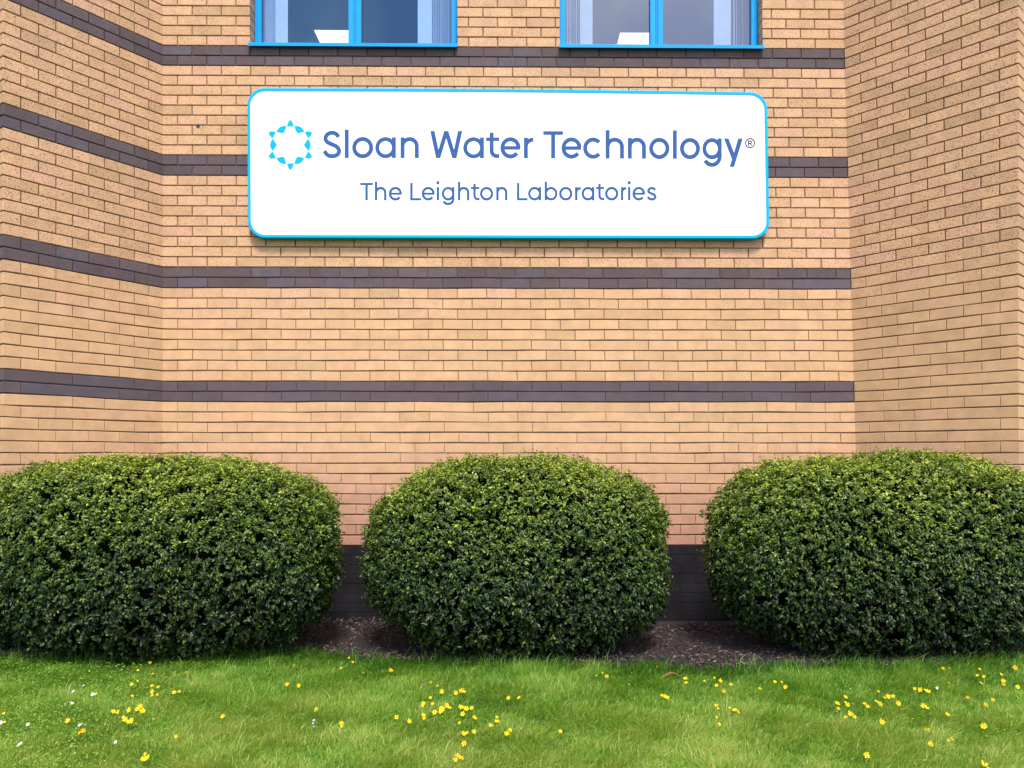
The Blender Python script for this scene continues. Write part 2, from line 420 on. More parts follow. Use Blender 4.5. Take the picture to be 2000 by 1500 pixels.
# lit ceiling panels seen through the glass
for wi, (pl_, pr_, py_) in enumerate(((610, 692, 55), (1209, 1282, 60))):
    r = ray(pl_, py_); t_ = (CEIL-.01-CZ)/r.z; ax, ay = r.x*t_, -DW+r.y*t_
    r2 = ray(pr_, py_); bx_ = r2.x*t_
    lab = ['white lit ceiling panel seen through the left window', 'cream lit ceiling panel seen through the right window'][wi]
    root = tag(empty('ceiling_light', (ax, ay, CEIL-.002)), lab, 'ceiling light', 'ceiling lights inside the office')
    d = MB(); d.box(ax+.015, bx_-.015, ay+.015, ay+1.2, CEIL-.018, CEIL-.008); d.build('diffuser', M['lamp'], root, (ax, ay, CEIL-.002))
    fr_ = MB()
    for q in ((ax, ax+.014, ay, ay+1.21), (bx_-.014, bx_, ay, ay+1.21), (ax+.014, bx_-.014, ay, ay+.014), (ax+.014, bx_-.014, ay+1.201, ay+1.215)):
        fr_.box(q[0], q[1], q[2], q[3], CEIL-.022, CEIL-.004)
    fr_.build('frame', M['white'], root, (ax, ay, CEIL-.002))

# ------------------------------------------------------------------ sign
SY = -.062      # face of the sign
def S(px, py, dy=0): x, z = P(px, py, SY); return (x, SY-dy, z)
def interp(v, a, b_): return a+(b_-a)*v
# outer edge read from the photo: corners, edges very slightly off square
TLx, TLy, TRx, TRy, BRx, BRy, BLx, BLy = 483, 172, 1498, 180.5, 1503, 466, 484.5, 464.5
def sgn_pt(a, c):   # a, c in 0..1 across and down
    x = (TLx*(1-a)+TRx*a)*(1-c)+(BLx*(1-a)+BRx*a)*c
    y = (TLy*(1-a)+TRy*a)*(1-c)+(BLy*(1-a)+BRy*a)*c
    y += -2.2*math.sin(math.pi*a)*(1-c)
    return x, y
def rrect(inset, r, n=14):
    W_, H_ = 1017.0, 289.0; pts = []
    for (cx, cy, a0) in ((W_-inset-r, inset+r, -90), (W_-inset-r, H_-inset-r, 0), (inset+r, H_-inset-r, 90), (inset+r, inset+r, 180)):
        for i in range(n+1):
            a = R(a0+90*i/n); pts.append((cx+r*math.cos(a), cy+r*math.sin(a)))
    out = []
    for i in range(len(pts)):     # extra points on long edges
        p, q = pts[i], pts[(i+1) % len(pts)]; L = math.hypot(q[0]-p[0], q[1]-p[1]); k = max(1, int(L/60))
        for j in range(k): out.append((p[0]+(q[0]-p[0])*j/k, p[1]+(q[1]-p[1])*j/k))
    return [sgn_pt(x/W_, y/H_) for x, y in out]
sgn = tag(empty('sign_board', (S(990, 464)[0], 0, S(990, 464)[2])), 'large white rounded wall sign with cyan border and blue lettering', 'sign')
so = tuple(sgn.location)
outer = rrect(0, 33)
def loft(name, loops, mats, mi, capf=True, capb=False, smooth=False):
    V = [v for L in loops for v in L]; n = len(loops[0]); Fc = []; mm = []
    for k in range(len(loops)-1):
        for i in range(n):
            Fc.append((k*n+i, k*n+(i+1) % n, (k+1)*n+(i+1) % n, (k+1)*n+i)); mm.append(mi[k])
    if capf: Fc.append(tuple(range((len(loops)-1)*n, len(loops)*n))); mm.append(mi[-1])
    if capb: Fc.append(tuple(reversed(range(n)))); mm.append(mi[0])
    return mesh(name, V, Fc, mats, sgn, mm, False, so)
inner = rrect(5.6, 28.5); 
k = len(outer)
# tray: back edge, side, front lip, inner lip
mk = lambda pts, dy: [(S(x, y)[0], SY-dy, S(x, y)[2]) for x, y in pts]
inner_r = []
for i in range(k): inner_r.append(inner[i] if i < len(inner) else inner[-1])
loft('border', [mk(outer, -.048), mk(outer, .0), mk(rrect(.8, 32.4)[:k], .003), mk(inner_r, .003), mk(inner_r, -.002)], [M['cyan']], [0, 0, 0, 0, 0], capf=False)
pi = [(x, y) for x, y in inner_r]
bd = mk(pi, .0); mesh('panel', bd, [tuple(range(len(bd)))], M['white'], sgn, None, False, so)
sm_ = MB(); a, c = S(997.2, 200), S(999.5, 462-8)
sm_.add([(a[0], SY-.0004, a[2]), (a[0]+.0016, SY-.0004, a[2]), (c[0]+.0010, SY-.0004, c[2]), (c[0], SY-.0004, c[2])], [(0, 1, 2, 3)])
sm_.build('seam', M['seam'], sgn, so)
# fixing rails behind the tray, in real space between sign and wall
for px_ in (640, 1340):
    x = P(px_, 300, -.02)[0]; rl = MB(); rl.box(x-.02, x+.02, -.0137, -.001, S(0, 440)[2], S(0, 205)[2])
    rl.build('fixing_rail', M['gasket'], sgn, so)

# --- lettering drawn as strokes of even width
class Glyphs:
    def __init__(s): s.V = []; s.F = []; s.k = 0
    def put(s, poly):      # closed polygon in photo px -> vinyl face
        d = .0012+.00018*(s.k % 5); s.k += 1
        b = len(s.V); s.V += [(S(x, y)[0], SY-d, S(x, y)[2]) for x, y in poly]; s.F.append(tuple(range(b, b+len(poly))))
    def stroke(s, pts, w, closed=False):
        n = len(pts); d = .0012+.00018*(s.k % 5); s.k += 1; b = len(s.V); L = []; Rr = []
        for i in range(n):
            p = pts[i]
            q0 = pts[i-1] if (i > 0 or closed) else None; q1 = pts[(i+1) % n] if (i < n-1 or closed) else None
            def nm(a, c):
                dx, dy = c[0]-a[0], c[1]-a[1]; l = math.hypot(dx, dy) or 1; return (-dy/l, dx/l)
            if q0 is None: m_ = nm(p, q1); k_ = 1
            elif q1 is None: m_ = nm(q0, p); k_ = 1
            else:
                a, c = nm(q0, p), nm(p, q1); m_ = (a[0]+c[0], a[1]+c[1]); l2 = m_[0]**2+m_[1]**2; k_ = 2/max(l2, .5)
            L.append((p[0]+m_[0]*k_*w/2, p[1]+m_[1]*k_*w/2)); Rr.append((p[0]-m_[0]*k_*w/2, p[1]-m_[1]*k_*w/2))
        for x, y in L+Rr: s.V.append((S(x, y)[0], SY-d, S(x, y)[2]))
        for i in range(n if closed else n-1):
            j = (i+1) % n; s.F.append((b+i, b+j, b+n+j, b+n+i))
    def bar(s, xt, xb, yt, yb, wh): s.put([(xt-wh/2, yt), (xt+wh/2, yt), (xb+wh/2, yb), (xb-wh/2, yb)])
    def build(s, name, mat): return mesh(name, s.V, s.F, mat, sgn, None, False, so)
def arc(cx, cy, rx, ry, a0, a1, n=24): return [(cx+rx*math.cos(R(a0+(a1-a0)*i/n)), cy-ry*math.sin(R(a0+(a1-a0)*i/n))) for i in range(n+1)]
SP = [(1795, 525), (1738, 458), (1648, 430), (1546, 468), (1501, 555), (1540, 635), (1645, 688), (1752, 742), (1805, 830), (1765, 918), (1648, 952), (1540, 920), (1479, 835)]
def scurve(x0, x1, y0, y1, w):
    ps = [((u-1479)/(1805-1479), (v-430)/(952-430)) for u, v in SP]
    ps = [(interp(a, x0+w/2, x1-w/2), interp(c, y0+w/2, y1-w/2)) for a, c in ps]
    out = []
    for i in range(len(ps)-1):
        p0 = ps[max(i-1, 0)]; p1 = ps[i]; p2 = ps[i+1]; p3 = ps[min(i+2, len(ps)-1)]
        for j in range(5):
            t = j/5; out.append(tuple(.5*((2*p1[k])+(-p0[k]+p2[k])*t+(2*p0[k]-5*p1[k]+4*p2[k]-p3[k])*t*t+(-p0[k]+3*p1[k]-3*p2[k]+p3[k])*t**3) for k in (0, 1)))
    out.append(ps[-1]); return out
def glyph(g, ch, x0, x1, b_, t, cap, asc, desc, w):
    h = w/2; cx = (x0+x1)/2; cy = (b_+t)/2; rx = (x1-x0-w)/2; ry = (b_-t-w)/2; ov = w*.08
    full = [(cx+rx*math.cos(2*math.pi*i/44), cy-(ry+ov)*math.sin(2*math.pi*i/44)) for i in range(44)]
    if ch == 'o': g.stroke(full, w, True)
    elif ch == 'l': g.bar(cx, cx, asc, b_, w)
    elif ch == 'i':
        g.bar(cx, cx, t, b_, w); r = w*.68; yy = asc+r*.7; g.put([(cx+r*math.cos(2*math.pi*i/20), yy+r*math.sin(2*math.pi*i/20)) for i in range(20)])
    elif ch == 'a': g.stroke(full, w*.97, True); g.bar(x1-h, x1-h, t, b_, w)
    elif ch == 'b': g.stroke(full, w*.97, True); g.bar(x0+h, x0+h, asc, b_, w)
    elif ch in 'nh':
        g.bar(x0+h, x0+h, t if ch == 'n' else asc, b_, w); ra = min(rx, ry*1.0)
        g.stroke([(x1-h, b_)]+arc(cx, t+h+rx*.95, rx, rx*.95+ov, 0, 180), w)
    elif ch == 'r':
        g.bar(x0+h, x0+h, t, b_, w); rr = x1-x0-h; g.stroke(arc(x0+h+rr*.95, t+h+rr*.85, rr*.95, rr*.85, 180, 88, 12), w)
    elif ch == 'e':
        g.stroke(arc(cx, cy, rx, ry+ov, 0, 322, 40), w); g.bar(cx, cx, cy-w*.36, cy+w*.42, 2*rx+w*.9) if False else g.put([(x0+h, cy-w*.42), (x1-.6, cy-w*.42), (x1-.6, cy+w*.42), (x0+h, cy+w*.42)])
    elif ch == 'c': g.stroke(arc(cx, cy, rx*1.06, ry+ov, 42, 318, 40), w)
    elif ch == 't':
        xs_ = interp(.42, x0, x1); r = (b_-t)*.26
        g.stroke([(xs_, t-(b_-t)*.24), (xs_, b_-h-r)]+arc(xs_+r, b_-h-r, r, r, 180, 270, 8)[1:]+[(x1, b_-h)], w)
        g.put([(x0, t), (x1-.3, t), (x1-.3, t+w*.85), (x0, t+w*.85)])
    elif ch == 'g':
        g.stroke(full, w*.97, True); ry2 = (desc-b_)*1.05
        g.stroke([(x1-h, t)]+arc(cx, desc-h-ry2, rx, ry2, 0, -152, 24), w)
    elif ch == 'y':
        yb = desc; xe = interp(.42, x0, x1); wh = w*1.12
        g.bar(x1-wh/2, xe, t, yb, wh); f_ = (b_-t)/(yb-t); xm = interp(f_, x1-wh/2, xe); g.bar(x0+wh/2, xm, t, b_+.5, wh)
    elif ch == 'S' or ch == 's': g.stroke(scurve(x0, x1, (cap if ch == 'S' else t)-ov, b_+ov, w), w)
    elif ch == 'T': g.put([(x0, cap), (x1, cap), (x1, cap+w*.9), (x0, cap+w*.9)]); g.bar(cx, cx, cap+w*.5, b_, w)
    elif ch == 'L': g.bar(x0+h, x0+h, cap, b_, w); g.put([(x0+.5, b_-w*.9), (x1, b_-w*.9), (x1, b_), (x0+.5, b_)])
    elif ch == 'W':
        wh = w*1.06; W_ = x1-x0; xa, xb_, xc = x0+wh/2, cx, x1-wh/2; l1, l2 = x0+W_*.245, x0+W_*.755
        g.bar(xa, l1, cap, b_, wh); g.bar(xb_, l1, cap, b_, wh); g.bar(xb_, l2, cap, b_, wh); g.bar(xc, l2, cap, b_, wh)
def a_(u): return 480+u/3.704
def c_(u): return 980+u/3.704
def by(x, y0, k=1.0):   # lettering follows the slight bow of the line in the photo
    f = (x-630)/820.0; return y0+k*2.4*f*f
head = [('S', a_(555), a_(690)), ('l', a_(717), a_(744)), ('o', a_(770), a_(922)), ('a', a_(937), a_(1086)), ('n', a_(1120), a_(1252)),
        ('W', a_(1335), a_(1566)), ('a', a_(1573), a_(1723)), ('t', a_(1738), a_(1835)), ('e', a_(1842), a_(1988)), ('r', c_(160), c_(230)),
        ('T', c_(300), c_(443)), ('e', c_(432), c_(577)), ('c', c_(592), c_(730)), ('h', c_(751), c_(884)), ('n', c_(912), c_(1043)),
        ('o', c_(1066), c_(1213)), ('l', c_(1238), c_(1266)), ('o', c_(1289), c_(1434)), ('g', c_(1451), c_(1591)), ('y', c_(1608), c_(1743))]
for ch, x0, x1 in head:
    s_ = by((x0+x1)/2, 0); g = Glyphs()
    glyph(g, ch, x0, x1, 308.3+s_, 268.2+s_, 255.8+s_*.6, 253.2+s_*.8, 325.3+s_*.2, 7.8)
    g.build('headline_letter', M['ink'])
sub = [('T', a_(828), a_(920)), ('h', a_(934), a_(1018)), ('e', a_(1035), a_(1130)), ('L', a_(1190), a_(1268)), ('e', a_(1273), a_(1367)),
       ('i', a_(1382), a_(1398)), ('g', a_(1418), a_(1510)), ('h', a_(1535), a_(1618)), ('t', a_(1628), a_(1692)), ('o', a_(1694), a_(1790)), ('n', a_(1812), a_(1893)),
       ('L', c_(110), c_(187)), ('a', c_(190), c_(285)), ('b', c_(310), c_(403)), ('o', c_(415), c_(511)), ('r', c_(530), c_(573)), ('a', c_(577), c_(670)),
       ('t', c_(682), c_(742)), ('o', c_(747), c_(843)), ('r', c_(862), c_(902)), ('i', c_(914), c_(930)), ('e', c_(945), c_(1037)), ('s', c_(1048), c_(1120))]
for ch, x0, x1 in sub:
    g = Glyphs(); glyph(g, ch, x0, x1, 391.2, 365.2, 357.2, 354.6, 400.6, 4.75); g.build('subtitle_letter', M['ink'])
g = Glyphs(); rcx, rcy = c_(1796), 160+443/3.704
g.stroke([(rcx+8.6*math.cos(2*math.pi*i/40), rcy+8.9*math.sin(2*math.pi*i/40)) for i in range(40)], 2.1, True)
g.bar(rcx-2.9, rcx-2.9, rcy-5, rcy+5, 1.9); g.stroke([(rcx-2.9, rcy-4.3), (rcx+.6, rcy-4.3)]+arc(rcx+.6, rcy-1.9, 2.5, 2.4, 90, -90, 10)+[(rcx-2.9, rcy+.5)], 1.8)
g.bar(rcx+.3, rcx+3.2, rcy+.5, rcy+5, 2.0); g.build('registered_mark', M['inkdark'])
# logo: ring of twelve petals
g = Glyphs(); LC_, MC = 747.0, 699.0
pet = [[(675, 292), (700, 215), (722, 178), (747, 164), (772, 178), (794, 215), (820, 292), (747, 294)],
       [(838, 296), (905, 292), (965, 312), (1010, 355), (1045, 408), (985, 424), (925, 438), (893, 428), (872, 394), (852, 340)],
       [(1065, 422), (1120, 409), (1185, 412), (1205, 428), (1210, 462), (1190, 494), (1136, 553), (1100, 490)],
       [(1133, 570), (1160, 618), (1180, 665), (1184, 700), (1180, 735), (1160, 780), (1133, 822), (1095, 772), (1058, 724), (1047, 699), (1058, 674), (1095, 622)]]
def z8(u, v): return (500+u/11.11, 220+v/11.11)
for i, p in enumerate(pet):
    gu = sum(q_[0] for q_ in p)/len(p); gv_ = sum(q_[1] for q_ in p)/len(p)
    for fx in ((1,) if i == 0 else (1, -1)):
        for fy in ((1,) if i == 3 else (1, -1)):
            g.put([z8(LC_+(gu+(u-gu)*1.08-LC_)*fx, MC+(gv_+(v-gv_)*1.08-MC)*fy) for u, v in p])
g.build('logo', M['cyan'])

# ------------------------------------------------------------------ ground, bed
M['lawn'], t, b = newmat('lawn_soil')
t.links.new(ramp(t, noise(t, 7, 5, .6), [(.3, (.035, .06, .012)), (.7, (.07, .11, .022))]), b.inputs['Base Color'])
b.inputs['Roughness'].default_value = 1; bump(t, b, noise(t, 60, 4), .6, .01)
gz = []
gm = bpy.data.meshes.new('ground')
gv = [(-300, -300, 0), (300, -300, 0), (300, 300, 0), (-300, 300, 0)]
gm.from_pydata(gv, [], [(0, 1, 2, 3)]); gm.materials.append(M['lawn']); tag(link('ground', gm), kind='structure')
EDGE = [(-700, 1286), (0, 1292), (90, 1292), (160, 1288), (180, 1296), (210, 1300), (240, 1292), (330, 1284), (500, 1274), (600, 1282), (680, 1291), (800, 1297), (950, 1301), (1100, 1306), (1250, 1309), (1400, 1312), (1500, 1311),
        (1600, 1304), (1660, 1300), (1740, 1312), (1800, 1304), (1900, 1296), (2000, 1294), (2700, 1292)]
EX = np.array([G(*p)[0] for p in EDGE]); EY = np.array([G(*p)[1] for p in EDGE])
def edgeY(x): return np.interp(x, EX, EY)+.02*np.sin(x*9.1)+.012*np.sin(x*23.7+1)
m, t, b = newmat('bark_mulch_soil')
t.links.new(ramp(t, noise(t, 35, 6, .7), [(.3, (.009, .006, .006)), (.7, (.035, .023, .023))]), b.inputs['Base Color'])
b.inputs['Roughness'].default_value = 1; bump(t, b, noise(t, 70, 4), 1, .01); M['mulch'] = m
xs = np.linspace(-4.6, 4.6, 160); V = []; Fc = []
for i, x in enumerate(xs):
    e = float(edgeY(x)); yb = .02 if XL-.1 < x < 2.75 else (.9 if abs(x) > 3.6 else .02)
    for j in range(9):
        f = j/8; y = e+(yb-e)*f; z = .006+.035*math.sin(math.pi*min(1, f*1.2))*.8+.008*math.sin(x*7+f*9) if 0 < j < 8 else .004
        V.append((x, y, max(.004, z)))
for i in range(159):
    for j in range(8): a = i*9+j; Fc.append((a, a+9, a+10, a+1))
tag(mesh('mulch_bed', V, Fc, M['mulch'], smooth=True), kind='structure')

def attr_mesh(name, V, quads, tris, tint, mats, parent=None, tint2=None):
    """big mesh straight from arrays. quads (n,4), tris (m,3), tint per vertex"""
    me = bpy.data.meshes.new(name); me.vertices.add(len(V)); me.vertices.foreach_set('co', V.astype(np.float32).ravel())
    nq, ntr = len(quads), len(tris)
    loops = np.concatenate([quads.ravel(), tris.ravel()]).astype(np.int32) if ntr else quads.ravel().astype(np.int32)
    me.loops.add(len(loops)); me.loops.foreach_set('vertex_index', loops)
    st = np.concatenate([np.arange(nq)*4, nq*4+np.arange(ntr)*3]).astype(np.int32)
    me.polygons.add(nq+ntr); me.polygons.foreach_set('loop_start', st)
    at = me.attributes.new('tint', 'FLOAT', 'POINT'); at.data.foreach_set('value', tint.astype(np.float32))
    if tint2 is not None:
        at = me.attributes.new('tint2', 'FLOAT', 'POINT'); at.data.foreach_set('value', tint2.astype(np.float32))
    for m_ in mats: me.materials.append(m_)
    me.update(calc_edges=True); me.validate()
    return link(name, me, parent)
def attr(t, name='tint'): n = N(t, 'Attribute'); n.attribute_name = name; return n.outputs['Fac']
def leafy(name, stops, rough=.45, trans=.35, spec=.4, gain=1.3):
    m, t, b = newmat(name)
    col = ramp(t, attr(t), stops)
    t.links.new(col, b.inputs['Base Color']); b.inputs['Roughness'].default_value = rough; b.inputs['Specular IOR Level'].default_value = spec
    tr = N(t, 'BsdfTranslucent'); cc = mixc(t, 1.0, col, (gain*1.05, gain, gain*.5), 'MULTIPLY'); t.links.new(cc, tr.inputs[0])
    ms = N(t, 'MixShader'); ms.inputs[0].default_value = trans
    t.links.new(b.outputs[0], ms.inputs[1]); t.links.new(tr.outputs[0], ms.inputs[2])
    t.links.new(ms.outputs[0], t.nodes['Material Output'].inputs[0]); return m
def unit(a): return a/np.maximum(np.linalg.norm(a, axis=1, keepdims=True), 1e-9)

# bark chips on the bed
n = 26000
cx_ = rng.uniform(-4.0, 4.0, n); ey = edgeY(cx_); cy_ = ey-.02+(rng.random(n))*(1.15); k_ = cy_ < -.02; cx_, cy_ = cx_[k_], cy_[k_]; n = len(cx_)
cz_ = .012+.03*rng.random(n); ln = rng.uniform(.008, .032, n); wd = ln*rng.uniform(.2, .5, n); yaw = rng.uniform(0, math.pi, n); tilt = rng.normal(0, .45, n)
d = np.stack([np.cos(yaw)*np.cos(tilt), np.sin(yaw)*np.cos(tilt), np.sin(tilt)], 1)
s_ = unit(np.cross(d, np.array([0, 0, 1.0])+rng.normal(0, .4, (n, 3)))); u_ = np.cross(s_, d)
c0 = np.stack([cx_, cy_, cz_], 1)
corners = []
for a, bb, c in ((-1, -1, -1), (1, -.6, -1), (1, .6, -1), (-1, 1, -1), (-.9, -.9, 1), (.9, -.5, 1), (.9, .5, 1), (-.9, .9, 1)):
    corners.append(c0+d*(a*ln/2)[:, None]+s_*(bb*wd/2)[:, None]+u_*(c*.002))
V = np.stack(corners, 1).reshape(-1, 3); bi = np.arange(n)[:, None]*8
q = np.array([[4, 5, 6, 7], [0, 1, 5, 4], [1, 2, 6, 5], [2, 3, 7, 6], [3, 0, 4, 7]])
quads = (bi[:, None, :]+q[None]).reshape(-1, 4)
tint = np.repeat(rng.random(n), 8)
m, t, b = newmat('bark_chips'); t.links.new(ramp(t, attr(t), [(0, (.008, .005, .006)), (.5, (.028, .017, .019)), (.75, (.065, .042, .044)), (.9, (.15, .105, .10)), (.97, (.16, .08, .02)), (1, (.22, .19, .17))]), b.inputs['Base Color'])
b.inputs['Roughness'].default_value = .9
tag(attr_mesh('bark_chips', V, quads, np.zeros((0, 3), int), tint, [m]), 'dark purplish bark chips covering the bed below the wall', 'bark chips', kind='stuff')

# ------------------------------------------------------------------ bushes
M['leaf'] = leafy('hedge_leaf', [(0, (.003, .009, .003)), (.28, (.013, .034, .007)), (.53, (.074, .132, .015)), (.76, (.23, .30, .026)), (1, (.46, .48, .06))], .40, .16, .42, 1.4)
M['twig'] = plain('bush_twig', (.030, .022, .014), .9, var=.4, scale=30)
M['core'] = plain('bush_inner_shade', (.0025, .0035, .002), 1, var=.5, scale=20, spec=.05)
def field(x, y, z, sp, ph):
    px_, zc, r_, ry, rzt, rzb, pw, cy0 = sp
    dx, dy, dz = x-px_, y-cy0, z-zc
    rz = np.where(dz > 0, rzt, rzb)
    pq = np.where(dz > 0, pw, 2.35)
    f = (np.abs(dx/r_)**pq+np.abs(dy/ry)**2.5+np.abs(dz/rz)**pq)
    f = f**(1/pq)
    lump = (np.sin(x*6.1+ph)*np.sin(z*7.3+ph*2+y*4)+.7*np.sin(x*13.7+z*9.1+ph*3)*np.sin(y*11+z*5)+.5*np.sin(x*27+ph)*np.sin(z*25+y*19))
    return f-(.030*lump+.012*np.sin(x*47+y*31+ph)*np.sin(z*43+y*37))
def wall_ok(x, y):
    ok = y < -.03
    ok &= ~((x < XL) & ((y > -(XL-x)*math.tan(aL)-.03) & (x > CLp[0])))
    ok &= ~((x > 2.62) & ((y > -(x-XR0)*math.tan(aR)-.03) & (x < CRp[0])))
    ok &= ~((x <= CLp[0]) & (y > CLp[1])); ok &= ~((x >= CRp[0]) & (y > CRp[1]))
    return ok
def bush(cxp, lp, zt, pw, ph, label, seed, nleaf, slope=0):
    D0 = 5.02; Y0 = D0-DW
    X = P(cxp, HOR, Y0)[0]; rxm = (cxp-lp)/F*D0+.012
    zc = .62; sp = (X, zc, rxm, .50, zt-zc, .66, pw, Y0)
    rg = np.random.default_rng(seed)
    root = tag(empty('bush', (X, Y0, 0)), label, 'bush', 'clipped bushes along the wall')
    # short leafy shoots grow outwards from an inner shell; their leaves make the clumps and the gaps
    per = 9; nsh = nleaf//per; nleaf = nsh*per
    sh = np.zeros((0, 3))
    while len(sh) < nsh:
        q = np.stack([rg.uniform(X-rxm*1.08, X+rxm*1.08, nsh*4), rg.uniform(Y0-.56, Y0+.56, nsh*4), rg.uniform(.05, zt+.03, nsh*4)], 1)
        f = field(q[:, 0], q[:, 1], q[:, 2], sp, ph)
        ok = (f < .955+.03*rg.random(len(q))**5) & (f > .87)
        ok &= (q[:, 1] < Y0+.3) | (rg.random(len(q)) < .75)
        low = np.clip((.5-q[:, 2])/.5, 0, 1); ok &= rg.random(len(q)) > low*.92
        hole = np.sin(q[:, 0]*8.3+ph)*np.sin(q[:, 2]*9.7+ph*2+q[:, 1]*5)+.8*np.sin(q[:, 0]*19+q[:, 2]*7)*np.sin(q[:, 2]*17-q[:, 0]*5+ph)
        ok &= (hole > -1.45) | (rg.random(len(q)) < .25)
        sh = np.concatenate([sh, q[ok]])
    sh = sh[:nsh]
    pts = sh
    def gr0(ax):
        o1 = sh.copy(); o1[:, ax] += 1e-3; o0 = sh.copy(); o0[:, ax] -= 1e-3
        return field(o1[:, 0], o1[:, 1], o1[:, 2], sp, ph)-field(o0[:, 0], o0[:, 1], o0[:, 2], sp, ph)
    sn = unit(np.stack([gr0(0), gr0(1), gr0(2)], 1))
    sdir = unit(sn+rg.normal(0, .55, (nsh, 3))+np.array([0, 0, .3])*(sh[:, 2:3] > .7)-np.array([0, 0, .35])*(sh[:, 2:3] < .5))
    slen = rg.uniform(.025, .055, nsh)*np.where(rg.random(nsh) < .03, 1.7, 1)
    tt = np.tile(np.linspace(.1, 1, per), nsh); si = np.repeat(np.arange(nsh), per)
    sd3 = sdir[si]; pts = sh[si]+sd3*(tt*slen[si])[:, None]+rg.normal(0, .004, (nleaf, 3))
    w_ok = wall_ok(pts[:, 0], pts[:, 1]) & (pts[:, 2] > .02)
    pts = pts[w_ok]; sd3 = sd3[w_ok]; si = si[w_ok]; tt = tt[w_ok]; nleaf = len(pts)
    shade = rg.random(nsh)[si]
    e = 1e-3
    def gr(ax):
        o1 = pts.copy(); o1[:, ax] += e; o0 = pts.copy(); o0[:, ax] -= e
        return field(o1[:, 0], o1[:, 1], o1[:, 2], sp, ph)-field(o0[:, 0], o0[:, 1], o0[:, 2], sp, ph)
    nrm = unit(np.stack([gr(0), gr(1), gr(2)], 1))
    n = nleaf
    # tuft directions vary slowly so neighbouring leaves flow together
    fl = np.stack([np.sin(pts[:, 0]*17+pts[:, 2]*9+ph), np.sin(pts[:, 1]*15+pts[:, 2]*13), np.sin(pts[:, 2]*19+pts[:, 0]*7+ph*2)], 1)
    nn = unit(nrm*.5+sd3*.4+np.array([0, -.05, .55])+rg.normal(0, .5, (n, 3)))
    dd = unit(sd3*.6+fl*.3+rg.normal(0, .7, (n, 3))+np.stack([np.zeros(n), np.zeros(n), np.where(pts[:, 2] > .8, .25, -.45)], 1))
    dd = unit(dd-nn*np.sum(dd*nn, 1)[:, None]); ss = np.cross(nn, dd)
    big = 1+.35*np.clip((.7-pts[:, 2])/.7, 0, 1)
    L = rg.uniform(.014, .027, n)*big*(1.1-.3*tt); W = L*rg.uniform(.40, .58, n); cup = L*rg.uniform(.05, .2, n)
    prof = ((0, 0, 0), (.35, .5, .8), (.72, .40, .6), (1, 0, -.5), (.72, -.40, .6), (.35, -.5, .8))
    V = np.stack([pts+dd*(a*L)[:, None]+ss*(c*W)[:, None]+nn*(h_*cup)[:, None] for a, c, h_ in prof], 1).reshape(-1, 3)
    bi = np.arange(n)[:, None]*6; q = np.array([[0, 3, 2, 1], [0, 5, 4, 3]])
    quads = (bi[:, None, :]+q[None]).reshape(-1, 4)
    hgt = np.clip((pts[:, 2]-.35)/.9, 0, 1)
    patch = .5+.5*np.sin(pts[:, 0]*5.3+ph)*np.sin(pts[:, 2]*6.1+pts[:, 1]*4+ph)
    tint = .01+.23*rg.random(n)+.26*shade+.34*hgt**1.1+.12*patch*hgt+.14*(tt-.5)+np.where(rg.random(n) < .04+.10*hgt, .25, 0)  # height term: yellow new growth on top, underside shade darkened into the leaf colour
    V -= np.array([X, Y0, 0])
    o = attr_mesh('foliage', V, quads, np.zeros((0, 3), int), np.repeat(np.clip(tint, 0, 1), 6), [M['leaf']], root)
    # near-black hull adds the bush's inner shade; low leaves thinned to show it
    V = []; Fc = []; nu, nv = 40, 22
    for j in range(nv+1):
        el = -math.pi/2+math.pi*j/nv
        for i in range(nu):
            az = 2*math.pi*i/nu; dv = np.array([math.cos(el)*math.cos(az), math.cos(el)*math.sin(az), math.sin(el)])
            lo, hi = 0.0, 2.5
            for _ in range(18):
                mi_ = (lo+hi)/2; p = np.array([X, Y0, zc])+dv*mi_
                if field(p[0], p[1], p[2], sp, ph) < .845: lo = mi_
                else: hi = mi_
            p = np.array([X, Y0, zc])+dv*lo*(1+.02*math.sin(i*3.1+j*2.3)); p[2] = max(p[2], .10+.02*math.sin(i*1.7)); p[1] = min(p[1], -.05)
            V.append((p[0]-X, p[1]-Y0, p[2]))
    for j in range(nv):
        for i in range(nu): a = j*nu+i; c = j*nu+(i+1) % nu; Fc.append((a, c, c+nu, a+nu))
    mesh('shade_core', V, Fc, M['core'], root, None, True)
    # woody stems at the base
    for k in range(7):
        x = rg.uniform(-rxm*.6, rxm*.6); y = rg.uniform(-.3, .1); st = MB(); r0 = rg.uniform(.008, .016)
        pp = [(x, y, -.02), (x+rg.uniform(-.04, .04), y+rg.uniform(-.03, .03), .12), (x+rg.uniform(-.12, .12), y+rg.uniform(-.05, .05), .3)]
        for si, p in enumerate(pp):
            for i in range(6):
                a = math.pi*i/3; rr = r0*(1-.2*si); st.V.append((p[0]+rr*math.cos(a), p[1]+rr*math.sin(a), p[2]))
        for si in range(2):
            for i in range(6): a = si*6+i; c = si*6+(i+1) % 6; st.F.append((a, c, c+6, a+6)); st.M.append(0)
        st.build('stem', M['twig'], root, smooth=True)
    return root
NL = 135000
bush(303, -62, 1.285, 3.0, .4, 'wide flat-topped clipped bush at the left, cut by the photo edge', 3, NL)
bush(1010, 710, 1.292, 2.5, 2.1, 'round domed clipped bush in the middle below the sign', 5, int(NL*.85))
bush(1732, 1376, 1.305, 2.9, 4.3, 'big clipped bush at the right, with a dark gap below it', 8, NL)

